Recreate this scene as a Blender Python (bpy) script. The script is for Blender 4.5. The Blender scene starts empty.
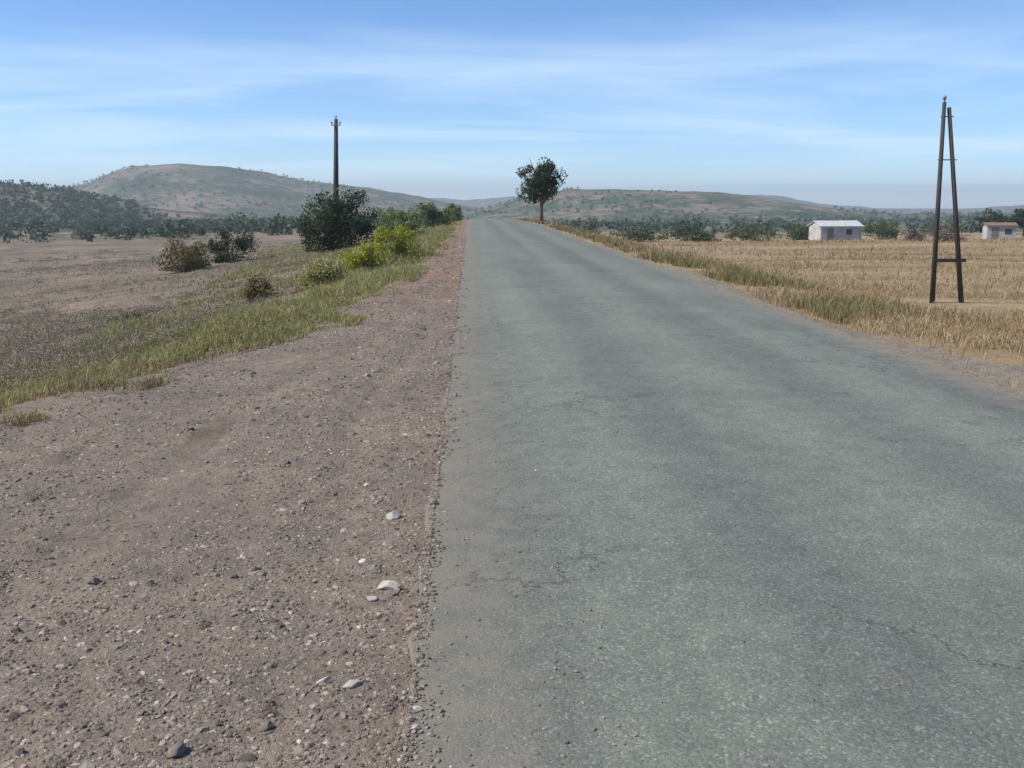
import bpy, math
import numpy as np
from mathutils import Vector, Euler, Matrix

R = math.radians
rng = np.random.default_rng(11)
scene = bpy.context.scene
COL = scene.collection

# ------------------------------------------------------------------ camera
F, CX, CY, VPX, HZ, CAMH = 1000.0, 512.0, 384.0, 470.0, 200.0, 1.7
cam_d = bpy.data.cameras.new("camera")
cam = bpy.data.objects.new("camera", cam_d)
COL.objects.link(cam)
cam_d.sensor_width = 36.0
cam_d.lens = 36.0 * F / 1024.0
cam_d.clip_start, cam_d.clip_end = 0.05, 20000
PITCH = math.atan((CY - HZ) / F)
YAW = -math.atan((CX - VPX) / math.hypot(F, CY - HZ))
cam.location = (0, 0, CAMH)
cam.rotation_euler = (R(90) - PITCH, 0, YAW)
scene.camera = cam
CAMROT = Euler((R(90) - PITCH, 0, YAW)).to_matrix()


def ray(px, py):
    return CAMROT @ Vector(((px - CX) / F, -(py - CY) / F, -1.0))


def at(px, py, Y):
    d = ray(px, py)
    t = Y / d.y
    return Vector((d.x * t, Y, CAMH + d.z * t))


# ------------------------------------------------------------------ light
SUN_EL, SUN_AZ = R(46), R(-95)          # azimuth clockwise from +Y: from the left
world = bpy.data.worlds.new("World")
scene.world = world
world.use_nodes = True
wn, wl = world.node_tree.nodes, world.node_tree.links
wn.clear()
w_out = wn.new("ShaderNodeOutputWorld")
w_bg = wn.new("ShaderNodeBackground")
w_bg.inputs["Strength"].default_value = 0.145
sky = wn.new("ShaderNodeTexSky")
sky.sky_type = 'NISHITA'
sky.sun_disc = False
sky.sun_elevation = SUN_EL
sky.sun_rotation = SUN_AZ
sky.altitude = 1500
sky.air_density = 0.92
sky.dust_density = 0.0
sky.ozone_density = 9.0
# thin high cloud, laid on a plane far overhead
tc = wn.new("ShaderNodeTexCoord")
sep = wn.new("ShaderNodeSeparateXYZ")
wl.new(tc.outputs["Generated"], sep.inputs[0])


def wmath(op, a, b=None, clamp=False):
    n = wn.new("ShaderNodeMath")
    n.operation = op
    n.use_clamp = clamp
    for i, v in enumerate((a, b)):
        if v is None:
            continue
        if isinstance(v, (int, float)):
            n.inputs[i].default_value = v
        else:
            wl.new(v, n.inputs[i])
    return n.outputs[0]


zz = wmath('MAXIMUM', wmath('ADD', sep.outputs["Z"], 0.09), 0.03)
comb = wn.new("ShaderNodeCombineXYZ")
wl.new(wmath('DIVIDE', sep.outputs["X"], zz), comb.inputs[0])
wl.new(wmath('DIVIDE', sep.outputs["Y"], zz), comb.inputs[1])
mp = wn.new("ShaderNodeMapping")
mp.inputs["Scale"].default_value = (0.55, 1.0, 1)
mp.inputs["Rotation"].default_value = (0, 0, R(-14))
mp.inputs["Location"].default_value = (3.1, 1.7, 0)
wl.new(comb.outputs[0], mp.inputs[0])
cn = wn.new("ShaderNodeTexNoise")
cn.inputs["Scale"].default_value = 0.75
cn.inputs["Detail"].default_value = 7
cn.inputs["Roughness"].default_value = 0.55
cn.inputs["Distortion"].default_value = 0.5
wl.new(mp.outputs[0], cn.inputs["Vector"])
cr = wn.new("ShaderNodeValToRGB")
cr.color_ramp.elements[0].position = 0.44
cr.color_ramp.elements[0].color = (0.0, 0.0, 0.0, 1)
cr.color_ramp.elements[1].position = 0.76
cr.color_ramp.elements[1].color = (0.66, 0.66, 0.66, 1)
wl.new(cn.outputs["Fac"], cr.inputs[0])
mixc = wn.new("ShaderNodeMixRGB")
mixc.inputs[2].default_value = (5.4, 6.6, 7.5, 1)
low = wn.new("ShaderNodeMapRange")          # the veil thickens low in the sky
low.interpolation_type = 'SMOOTHSTEP'
low.inputs[1].default_value = 0.21
low.inputs[2].default_value = 0.09
low.inputs[3].default_value = 0.14
low.inputs[4].default_value = 1.0
wl.new(sep.outputs["Z"], low.inputs[0])
wl.new(wmath('MULTIPLY', wmath('ADD', cr.outputs[0], 0.08), low.outputs[0], True), mixc.inputs[0])
wl.new(sky.outputs[0], mixc.inputs[1])
wl.new(mixc.outputs[0], w_bg.inputs["Color"])
wl.new(w_bg.outputs[0], w_out.inputs[0])

sun_d = bpy.data.lights.new("sun", 'SUN')
sun = bpy.data.objects.new("sun", sun_d)
COL.objects.link(sun)
sun_d.energy = 5.0
sun_d.angle = R(0.53)
sun_d.color = (1.0, 0.925, 0.80)
sdir = Vector((math.sin(SUN_AZ) * math.cos(SUN_EL), math.cos(SUN_AZ) * math.cos(SUN_EL), math.sin(SUN_EL)))
sun.rotation_euler = sdir.to_track_quat('Z', 'Y').to_euler()

vs = scene.view_settings
vs.view_transform = 'Standard'
vs.look = 'None'
vs.gamma = 1.0
vs.use_curve_mapping = False
vs.exposure = 0.14
scene.cycles.max_bounces = 6
scene.cycles.volume_bounces = 0
scene.cycles.transparent_max_bounces = 6

# ------------------------------------------------------------------ noise
_P = np.random.default_rng(5).permutation(256)
_P = np.concatenate([_P, _P, _P])
_V = np.random.default_rng(6).random(256) * 2 - 1


def vnoise(x, y):
    x = np.asarray(x, float)
    y = np.asarray(y, float)
    xi, yi = np.floor(x).astype(np.int64), np.floor(y).astype(np.int64)
    fx, fy = x - xi, y - yi
    fx, fy = fx * fx * (3 - 2 * fx), fy * fy * (3 - 2 * fy)
    g = lambda i, j: _V[_P[_P[i & 255] + (j & 255)]]
    a, b, c, d = g(xi, yi), g(xi + 1, yi), g(xi, yi + 1), g(xi + 1, yi + 1)
    return (a * (1 - fx) + b * fx) * (1 - fy) + (c * (1 - fx) + d * fx) * fy


def fbm(x, y, o=4):
    s, a = 0.0, 0.5
    for k in range(o):
        s = s + a * vnoise(x * 2 ** k + 17.3 * k, y * 2 ** k - 9.1 * k)
        a *= 0.5
    return s


def sstep(a, b, v):
    t = np.clip((np.asarray(v, float) - a) / (b - a), 0, 1)
    return t * t * (3 - 2 * t)


# ------------------------------------------------------------------ terrain shape
RX0, RX1 = -0.215, 4.78                     # road edges
SH_Y = [-30, 0, 6, 8.5, 11, 12.6, 19, 34, 60, 200]
SH_X = [5.0, 4.9, 4.5, 4.05, 3.05, 2.35, 1.75, 1.0, 0.75, 0.7]


def shoulder_edge(y):
    return np.interp(y, SH_Y, SH_X)


def road_z(y):
    t = np.maximum(np.asarray(y, float) - 60, 0)
    return np.where(t < 110, -0.00015 * t * t, -0.00015 * 110 * 110 - 0.033 * (t - 110)) * np.where(t > 800, 0, 1) \
        + np.where(t > 800, -0.00015 * 110 * 110 - 0.033 * 690, 0)


RIDGES = [
    (650, 0.30, [-900, -300, 0, 50, 100, 160, 250, 400], [178, 180, 186, 190, 197, 208, 216, 222], 2.0),
    (1500, 0.33, [-900, -100, 60, 105, 128, 150, 190, 230, 268, 300, 340, 400, 450, 500, 700],
     [205, 197, 192, 183, 174, 169, 167, 168, 173, 180, 186, 193, 203, 212, 230], 3.0),
    (1050, 0.30, [430, 500, 540, 570, 640, 717, 770, 830, 900, 1100, 1800],
     [222, 205, 195, 190, 191, 193, 200, 208, 213, 214, 214], 2.0),
    (3000, 0.22, [-900, -100, 300, 400, 465, 510, 600, 720, 780, 820, 870, 940, 990, 1024, 1100, 1900],
     [192, 190, 193, 197, 200, 197, 196, 194, 196, 204, 208, 211, 208, 205, 203, 198], 5.0),
]


def ground_z(x, y):
    x = np.asarray(x, float)
    y = np.asarray(y, float)
    yp = np.maximum(y, 0)
    base = road_z(yp)
    s = np.maximum(x - RX1, 0)
    fr = 0.6 + 0.024 * np.minimum(yp, 200) + 0.020 * np.clip(yp - 200, 0, 1300)
    near = sstep(0.35, 9.0, s)
    zr = -0.07 - near * np.maximum(fr + base * 0.0, 0)
    zr = np.minimum(zr + (1 - near) * base, zr + 0.0 * base) if False else zr + (1 - near) * base
    d = np.maximum(-x - shoulder_edge(y), 0)
    fl = 6.1 * (1 - np.exp(-d / 30.0)) + 0.014 * np.clip(yp - 150, 0, 1300) * sstep(0, 40, d)
    nl = sstep(0, 40, d)
    zl = -0.07 - fl + (1 - nl) * base
    z = np.where(x > RX1, zr, np.where(x < 0, zl, base - 0.07))
    amp = np.minimum(s, 1) * 0.10 + np.minimum(d, 1.5) * 0.16
    z = z + amp * fbm(x * 0.35, y * 0.35, 3) + np.minimum(s + d, 60) / 60 * 1.2 * fbm(x * 0.02, y * 0.02, 3)
    z = z + np.minimum(s + d, 1) * 0.02 * fbm(x * 2.2, y * 2.2, 2)
    # hills
    r = np.hypot(x, y) + 1e-6
    az = np.arctan2(x, np.maximum(y, 1e-3))
    px = VPX + np.tan(np.clip(az, -1.05, 1.05)) * F
    hz = z.copy()
    for (RR, w, xs, ys, amp2) in RIDGES:
        ys_ = np.interp(px, xs, ys)
        top = CAMH + (HZ - ys_) / F * RR * np.cos(np.clip(az, -1.05, 1.05))
        rr = RR * (1 + 0.10 * fbm(px * 0.006 + RR, r * 0 + 3.3, 2))
        u = np.clip(1 - np.abs(r - rr) / (w * rr), 0, 1)
        u = u * u * (3 - 2 * u)
        rough = amp2 * (fbm(x * 0.012 + RR, y * 0.012, 4) + 0.6 * fbm(x * 0.05, y * 0.05 + RR, 3))
        hz = np.maximum(hz, z + (top - z) * u + rough * u)
    return np.where(y > 250, hz, z)


def gz(x, y):
    return float(ground_z(np.array([x]), np.array([y]))[0])


# ------------------------------------------------------------------ material helpers
def new_mat(name):
    m = bpy.data.materials.new(name)
    m.use_nodes = True
    nt = m.node_tree
    return m, nt.nodes, nt.links, nt.nodes["Principled BSDF"]


def ramp(nodes, stops):
    n = nodes.new("ShaderNodeValToRGB")
    e = n.color_ramp.elements
    while len(e) < len(stops):
        e.new(0.5)
    for i, (p, c) in enumerate(stops):
        e[i].position = p
        e[i].color = (c[0], c[1], c[2], 1)
    return n


def noise(nodes, links, vec, scale, detail=4, rough=0.55, dist=0.0):
    n = nodes.new("ShaderNodeTexNoise")
    n.inputs["Scale"].default_value = scale
    n.inputs["Detail"].default_value = detail
    n.inputs["Roughness"].default_value = rough
    n.inputs["Distortion"].default_value = dist
    if vec is not None:
        links.new(vec, n.inputs["Vector"])
    return n


def mixrgb(nodes, links, fac, a, b, mode='MIX'):
    n = nodes.new("ShaderNodeMixRGB")
    n.blend_type = mode
    for i, v in enumerate((fac, a, b)):
        if isinstance(v, (int, float)):
            n.inputs[i].default_value = v
        elif isinstance(v, tuple):
            n.inputs[i].default_value = (v[0], v[1], v[2], 1)
        else:
            links.new(v, n.inputs[i])
    return n.outputs[0]


def leaf_mat(name, c0, c1, c2, trans=0.25, big=0.0):
    m, N, L, p = new_mat(name)
    g = N.new("ShaderNodeNewGeometry")
    rp = ramp(N, [(0.0, c0), (0.5, c1), (1.0, c2)])
    tcd = N.new("ShaderNodeTexCoord")
    nn = noise(N, L, g.outputs["Position"], big if big else 0.9, 3)
    mm = N.new("ShaderNodeMath")
    mm.operation = 'MULTIPLY_ADD'
    L.new(g.outputs["Random Per Island"], mm.inputs[0])
    mm.inputs[1].default_value = 0.55
    m2 = N.new("ShaderNodeMath")
    m2.operation = 'MULTIPLY_ADD'
    L.new(nn.outputs["Fac"], m2.inputs[0])
    m2.inputs[1].default_value = 1.1
    m2.inputs[2].default_value = -0.33
    L.new(m2.outputs[0], mm.inputs[2])
    L.new(mm.outputs[0], rp.inputs[0])
    L.new(rp.outputs[0], p.inputs["Base Color"])
    p.inputs["Roughness"].default_value = 0.65
    p.inputs["Specular IOR Level"].default_value = 0.2
    t = N.new("ShaderNodeBsdfTranslucent")
    L.new(rp.outputs[0], t.inputs["Color"])
    mx = N.new("ShaderNodeMixShader")
    mx.inputs[0].default_value = trans
    L.new(p.outputs[0], mx.inputs[1])
    L.new(t.outputs[0], mx.inputs[2])
    L.new(mx.outputs[0], N["Material Output"].inputs[0])
    return m


def simple_mat(name, c0, c1, scale=6, rough=0.8, bump=0.0, stretch=(1, 1, 1), metal=0.0):
    m, N, L, p = new_mat(name)
    tcd = N.new("ShaderNodeTexCoord")
    mpp = N.new("ShaderNodeMapping")
    mpp.inputs["Scale"].default_value = stretch
    L.new(tcd.outputs["Object"], mpp.inputs[0])
    nn = noise(N, L, mpp.outputs[0], scale, 6, 0.6)
    rp = ramp(N, [(0.3, c0), (0.7, c1)])
    L.new(nn.outputs["Fac"], rp.inputs[0])
    L.new(rp.outputs[0], p.inputs["Base Color"])
    p.inputs["Roughness"].default_value = rough
    p.inputs["Metallic"].default_value = metal
    if bump:
        b = N.new("ShaderNodeBump")
        b.inputs["Strength"].default_value = bump
        b.inputs["Distance"].default_value = 0.02
        L.new(nn.outputs["Fac"], b.inputs["Height"])
        L.new(b.outputs[0], p.inputs["Normal"])
    return m


# ------------------------------------------------------------------ mesh helpers
def mesh_obj(name, verts, loops, sizes, mat, parent=None, smooth=False, loc=None):
    """verts (n,3), loops flat index array, sizes per-face loop counts"""
    me = bpy.data.meshes.new(name)
    verts = np.asarray(verts, np.float32)
    loops = np.asarray(loops, np.int32).ravel()
    sizes = np.asarray(sizes, np.int32)
    me.vertices.add(len(verts))
    me.vertices.foreach_set("co", verts.ravel())
    me.loops.add(len(loops))
    me.loops.foreach_set("vertex_index", loops)
    me.polygons.add(len(sizes))
    st = np.concatenate([[0], np.cumsum(sizes)[:-1]]).astype(np.int32)
    me.polygons.foreach_set("loop_start", st)
    me.polygons.foreach_set("loop_total", sizes)
    me.polygons.foreach_set("use_smooth", np.full(len(sizes), smooth))
    me.update(calc_edges=True)
    me.validate()
    me.materials.append(mat)
    o = bpy.data.objects.new(name, me)
    COL.objects.link(o)
    if parent:
        o.parent = parent
    if loc is not None:
        o.location = loc
    return o


class MB:
    """collects polygons for ONE mesh"""

    def __init__(self):
        self.v, self.l, self.s = [], [], []

    def add(self, verts, faces):
        b = len(self.v)
        self.v.extend([tuple(q) for q in verts])
        for f in faces:
            self.l.extend([b + i for i in f])
            self.s.append(len(f))

    def box(self, x0, x1, y0, y1, z0, z1):
        self.add([(x0, y0, z0), (x1, y0, z0), (x1, y1, z0), (x0, y1, z0), (x0, y0, z1), (x1, y0, z1), (x1, y1, z1), (x0, y1, z1)],
                 [(3, 2, 1, 0), (4, 5, 6, 7), (0, 1, 5, 4), (1, 2, 6, 5), (2, 3, 7, 6), (3, 0, 4, 7)])

    def tube(self, pts, rad, n=8):
        pts = [Vector(q) for q in pts]
        rings = []
        for i, q in enumerate(pts):
            a = pts[max(i - 1, 0)]
            b = pts[min(i + 1, len(pts) - 1)]
            t = (b - a).normalized()
            u = t.cross(Vector((0.31, 0.95, 0.12))).normalized()
            w = t.cross(u)
            rings.append([q + (u * math.cos(2 * math.pi * k / n) + w * math.sin(2 * math.pi * k / n)) * rad[i] for k in range(n)])
        V = [p for r_ in rings for p in r_]
        Fc = []
        for i in range(len(pts) - 1):
            for k in range(n):
                Fc.append((i * n + k, i * n + (k + 1) % n, (i + 1) * n + (k + 1) % n, (i + 1) * n + k))
        Fc.append(tuple(range(n - 1, -1, -1)))
        Fc.append(tuple((len(pts) - 1) * n + k for k in range(n)))
        self.add(V, Fc)

    def build(self, name, mat, parent=None, smooth=False):
        return mesh_obj(name, self.v, self.l, self.s, mat, parent, smooth)


def tag(o, label=None, cat=None, group=None, kind=None):
    if label:
        o["label"] = label
    if cat:
        o["category"] = cat
    if group:
        o["group"] = group
    if kind:
        o["kind"] = kind
    return o


def empty(name, loc, label, cat, group=None):
    o = bpy.data.objects.new(name, None)
    COL.objects.link(o)
    o.location = loc
    o.empty_display_size = 0.3
    return tag(o, label, cat, group)


def grid_faces(nu, nv, closed=False):
    i = np.arange(nu - 1)[:, None]
    j = np.arange(nv if closed else nv - 1)[None, :]
    a = i * nv + j
    b = i * nv + (j + 1) % nv
    c = (i + 1) * nv + (j + 1) % nv
    d = (i + 1) * nv + j
    return np.stack([a, b, c, d], -1).reshape(-1, 4)


# ------------------------------------------------------------------ GROUND
ang = np.concatenate([np.arange(-34, 37, 0.22), np.arange(37, 326, 6.0)])
ang = np.radians(ang)
rad = [0.8]
while rad[-1] < 4300:
    rad.append(rad[-1] * 1.026 + 0.02)
rad = np.array(rad)
A, RR_ = np.meshgrid(ang, rad)             # rows = rings
gx, gy = RR_ * np.sin(A), RR_ * np.cos(A)
gzv = ground_z(gx, gy)
V = np.stack([gx, gy, gzv], -1).reshape(-1, 3)
nv = len(ang)
Fq = grid_faces(len(rad), nv, True)[:, ::-1]
V = np.concatenate([V, [[0, 0, -0.07]]])
fan = np.array([[len(V) - 1, (k + 1) % nv, k] for k in range(nv)])
loops = np.concatenate([Fq.ravel(), fan.ravel()])
sizes = np.concatenate([np.full(len(Fq), 4), np.full(len(fan), 3)])


def ground_mat():
    m, N, L, p = new_mat("ground_earth")
    g = N.new("ShaderNodeNewGeometry")
    pos = g.outputs["Position"]
    sp = N.new("ShaderNodeSeparateXYZ")
    L.new(pos, sp.inputs[0])
    n1 = noise(N, L, pos, 0.012, 6, 0.6)
    n2 = noise(N, L, pos, 0.10, 6, 0.62)
    n3 = noise(N, L, pos, 1.6, 6, 0.65)
    n4 = noise(N, L, pos, 12.0, 5, 0.7)
    # right: dry stubble, in bands running across the view
    ms = N.new("ShaderNodeMapping")
    ms.inputs["Scale"].default_value = (0.03, 0.16, 0.05)
    ms.inputs["Rotation"].default_value = (0, 0, R(-14))
    L.new(pos, ms.inputs[0])
    nb = noise(N, L, ms.outputs[0], 1.0, 4, 0.6)
    dry = ramp(N, [(0.32, (0.185, 0.13, 0.072)), (0.48, (0.30, 0.225, 0.135)), (0.66, (0.37, 0.295, 0.195))])
    L.new(nb.outputs["Fac"], dry.inputs[0])
    # left: greyish scrubby slope
    lef = ramp(N, [(0.32, (0.125, 0.108, 0.08)), (0.5, (0.195, 0.158, 0.122)), (0.68, (0.265, 0.205, 0.155))])
    L.new(n2.outputs["Fac"], lef.inputs[0])
    mr = N.new("ShaderNodeMapRange")
    mr.inputs[1].default_value = 1.0
    mr.inputs[2].default_value = 4.0
    L.new(sp.outputs["X"], mr.inputs[0])
    c = mixrgb(N, L, mr.outputs[0], lef.outputs[0], dry.outputs[0])
    # far: maquis-covered hills, earth showing between
    far = ramp(N, [(0.40, (0.035, 0.058, 0.03)), (0.48, (0.075, 0.10, 0.05)), (0.53, (0.165, 0.14, 0.10)), (0.60, (0.28, 0.205, 0.16))])
    nf = mixrgb(N, L, 0.5, n1.outputs["Fac"], n2.outputs["Fac"])
    L.new(nf, far.inputs[0])
    mf = N.new("ShaderNodeMapRange")
    mf.inputs[1].default_value = 190
    mf.inputs[2].default_value = 330
    L.new(sp.outputs["Y"], mf.inputs[0])
    c = mixrgb(N, L, mf.outputs[0], c, far.outputs[0])
    sp3 = ramp(N, [(0.25, (0.6, 0.6, 0.58)), (0.75, (1.3, 1.3, 1.3))])
    L.new(n3.outputs["Fac"], sp3.inputs[0])
    c = mixrgb(N, L, 0.75, c, sp3.outputs[0], 'MULTIPLY')
    sp4 = ramp(N, [(0.25, (0.6, 0.6, 0.6)), (0.75, (1.35, 1.35, 1.35))])
    L.new(n4.outputs["Fac"], sp4.inputs[0])
    c = mixrgb(N, L, 0.6, c, sp4.outputs[0], 'MULTIPLY')
    L.new(c, p.inputs["Base Color"])
    p.inputs["Roughness"].default_value = 0.95
    p.inputs["Specular IOR Level"].default_value = 0.1
    b = N.new("ShaderNodeBump")
    b.inputs["Strength"].default_value = 0.7
    b.inputs["Distance"].default_value = 0.05
    L.new(n4.outputs["Fac"], b.inputs["Height"])
    L.new(b.outputs[0], p.inputs["Normal"])
    return m


ground = mesh_obj("ground", V, loops, sizes, ground_mat(), smooth=True)
tag(ground, kind="structure")

# ------------------------------------------------------------------ ROAD
ys = np.concatenate([np.arange(-12, 30, 0.25), np.arange(30, 80, 0.6), np.arange(80, 420, 2.5)])
us = np.array([0, 0.02, 0.06, 0.2, 0.4, 0.6, 0.8, 0.94, 0.98, 1.0])
rows = []
for y in ys:
    e0 = RX0 + 0.05 * float(fbm(y * 0.9, 1.0, 4)) + 0.05 * float(fbm(y * 4.0, 8.0, 2))
    e1 = RX1 + 0.13 * float(fbm(y * 0.7, 4.0, 4)) + 0.08 * float(fbm(y * 3.5, 6.0, 2))
    rz = float(road_z(max(y, 0)))
    xs = e0 + (e1 - e0) * us
    camber = 0.05 * (1 - (2 * us - 1) ** 2)
    row = [(e0 - 0.03, y, rz - 0.10)] + [(x, y, rz + c_) for x, c_ in zip(xs, camber)] + [(e1 + 0.03, y, rz - 0.12)]
    rows.append(row)
RV = np.array(rows)


def road_mat():
    m, N, L, p = new_mat("weathered_chip_seal")
    g = N.new("ShaderNodeNewGeometry")
    pos = g.outputs["Position"]
    sp = N.new("ShaderNodeSeparateXYZ")
    L.new(pos, sp.inputs[0])
    vo = N.new("ShaderNodeTexVoronoi")
    vo.inputs["Scale"].default_value = 105
    L.new(pos, vo.inputs["Vector"])
    stone_ = ramp(N, [(0.0, (0.128, 0.140, 0.122)), (0.5, (0.165, 0.184, 0.158)), (0.9, (0.200, 0.217, 0.189)), (1.0, (0.30, 0.305, 0.28))])
    sc = N.new("ShaderNodeSeparateColor")
    L.new(vo.outputs["Color"], sc.inputs[0])
    L.new(sc.outputs[0], stone_.inputs[0])
    n1 = noise(N, L, pos, 0.45, 6, 0.62, 0.4)
    ms = N.new("ShaderNodeMapping")
    ms.inputs["Scale"].default_value = (1.5, 0.045, 1)
    L.new(pos, ms.inputs[0])
    n2 = noise(N, L, ms.outputs[0], 1.0, 5, 0.6)
    n5 = noise(N, L, pos, 5.0, 6, 0.7)
    nf = noise(N, L, pos, 210, 3, 0.7)
    c = stone_.outputs[0]
    rf = ramp(N, [(0.3, (0.82, 0.82, 0.82)), (0.7, (1.18, 1.18, 1.18))])
    L.new(nf.outputs["Fac"], rf.inputs[0])
    c = mixrgb(N, L, 0.6, c, rf.outputs[0], 'MULTIPLY')
    r1 = ramp(N, [(0.34, (0.80, 0.80, 0.80)), (0.5, (1, 1, 1)), (0.68, (1.15, 1.14, 1.12))])
    L.new(n1.outputs["Fac"], r1.inputs[0])
    c = mixrgb(N, L, 0.6, c, r1.outputs[0], 'MULTIPLY')
    r2 = ramp(N, [(0.35, (0.84, 0.845, 0.85)), (0.65, (1.1, 1.1, 1.085))])
    L.new(n2.outputs["Fac"], r2.inputs[0])
    c = mixrgb(N, L, 0.6, c, r2.outputs[0], 'MULTIPLY')
    r5 = ramp(N, [(0.30, (0.80, 0.80, 0.80)), (0.5, (1, 1, 1)), (0.72, (1.22, 1.21, 1.19))])
    L.new(n5.outputs["Fac"], r5.inputs[0])
    c = mixrgb(N, L, 0.7, c, r5.outputs[0], 'MULTIPLY')
    # two pairs of wheel tracks, polished paler, wandering a little; the strip between them darker with oil
    nw_ = noise(N, L, ms.outputs[0], 0.6, 3, 0.5)
    xw = N.new("ShaderNodeMath")
    xw.operation = 'MULTIPLY_ADD'
    L.new(nw_.outputs["Fac"], xw.inputs[0])
    xw.inputs[1].default_value = 0.7
    L.new(sp.outputs["X"], xw.inputs[2])
    sn = N.new("ShaderNodeMath")
    sn.operation = 'SINE'
    xs_ = N.new("ShaderNodeMath")
    xs_.operation = 'MULTIPLY_ADD'
    L.new(xw.outputs[0], xs_.inputs[0])
    xs_.inputs[1].default_value = 2 * math.pi / 1.55
    xs_.inputs[2].default_value = -2.6
    L.new(xs_.outputs[0], sn.inputs[0])
    sm = N.new("ShaderNodeMath")
    sm.operation = 'MULTIPLY_ADD'
    L.new(sn.outputs[0], sm.inputs[0])
    sm.inputs[1].default_value = 0.5
    sm.inputs[2].default_value = 0.5
    rtr = ramp(N, [(0.1, (0.90, 0.90, 0.91)), (0.9, (1.07, 1.07, 1.05))])
    L.new(sm.outputs[0], rtr.inputs[0])
    c = mixrgb(N, L, 0.9, c, rtr.outputs[0], 'MULTIPLY')
    # worn spots where the binder is bare or the stone has been stripped
    npit = noise(N, L, pos, 1.7, 3, 0.5)
    rp_ = ramp(N, [(0.66, (1, 1, 1)), (0.72, (0.72, 0.72, 0.73))])
    L.new(npit.outputs["Fac"], rp_.inputs[0])
    c = mixrgb(N, L, 0.8, c, rp_.outputs[0], 'MULTIPLY')

    def dust(x0, x1, col, c):
        mr = N.new("ShaderNodeMapRange")
        mr.inputs[1].default_value = x0
        mr.inputs[2].default_value = x1
        L.new(sp.outputs["X"], mr.inputs[0])
        ad = N.new("ShaderNodeMath")
        ad.operation = 'MULTIPLY_ADD'
        L.new(n5.outputs["Fac"], ad.inputs[0])
        ad.inputs[1].default_value = 1.6
        ad.inputs[2].default_value = -0.8
        a2 = N.new("ShaderNodeMath")
        a2.operation = 'ADD'
        L.new(mr.outputs[0], a2.inputs[0])
        L.new(ad.outputs[0], a2.inputs[1])
        rr = ramp(N, [(0.25, (0, 0, 0)), (1.0, (0.8, 0.8, 0.8))])
        L.new(a2.outputs[0], rr.inputs[0])
        return mixrgb(N, L, rr.outputs[0], c, col)
    c = dust(0.65, -0.25, (0.225, 0.197, 0.16), c)
    c = dust(4.2, 4.9, (0.25, 0.215, 0.165), c)
    # hairline cracks, broken up so that only stretches of them show
    vc = N.new("ShaderNodeTexVoronoi")
    vc.feature = 'DISTANCE_TO_EDGE'
    vc.inputs["Scale"].default_value = 0.36
    nd = noise(N, L, pos, 1.2, 6, 0.7)
    va = N.new("ShaderNodeVectorMath")
    va.operation = 'MULTIPLY_ADD'
    va.inputs[1].default_value = (1.7, 1.7, 1.7)
    L.new(nd.outputs["Color"], va.inputs[0])
    L.new(pos, va.inputs[2])
    L.new(va.outputs[0], vc.inputs["Vector"])
    rc = ramp(N, [(0.0, (0.3, 0.3, 0.3)), (0.007, (1, 1, 1))])
    L.new(vc.outputs["Distance"], rc.inputs[0])
    nm = noise(N, L, pos, 0.35, 2)
    rm = ramp(N, [(0.44, (0, 0, 0)), (0.56, (0.8, 0.8, 0.8))])
    L.new(nm.outputs["Fac"], rm.inputs[0])
    c = mixrgb(N, L, rm.outputs[0], c, rc.outputs[0], 'MULTIPLY')
    L.new(c, p.inputs["Base Color"])
    p.inputs["Roughness"].default_value = 0.85
    p.inputs["Specular IOR Level"].default_value = 0.2
    b = N.new("ShaderNodeBump")
    b.inputs["Strength"].default_value = 0.35
    b.inputs["Distance"].default_value = 0.004
    L.new(vo.outputs["Distance"], b.inputs["Height"])
    b.invert = True
    b2 = N.new("ShaderNodeBump")
    b2.inputs["Strength"].default_value = 0.7
    b2.inputs["Distance"].default_value = 0.005
    L.new(nf.outputs["Fac"], b2.inputs["Height"])
    L.new(b.outputs[0], b2.inputs["Normal"])
    b3 = N.new("ShaderNodeBump")
    b3.inputs["Strength"].default_value = 0.5
    b3.inputs["Distance"].default_value = 0.02
    L.new(n5.outputs["Fac"], b3.inputs["Height"])
    L.new(b2.outputs[0], b3.inputs["Normal"])
    L.new(b3.outputs[0], p.inputs["Normal"])
    return m


Fq = grid_faces(len(ys), RV.shape[1])
road = mesh_obj("road", RV.reshape(-1, 3), Fq.ravel(), np.full(len(Fq), 4), road_mat(), smooth=False)
tag(road, kind="structure")


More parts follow.
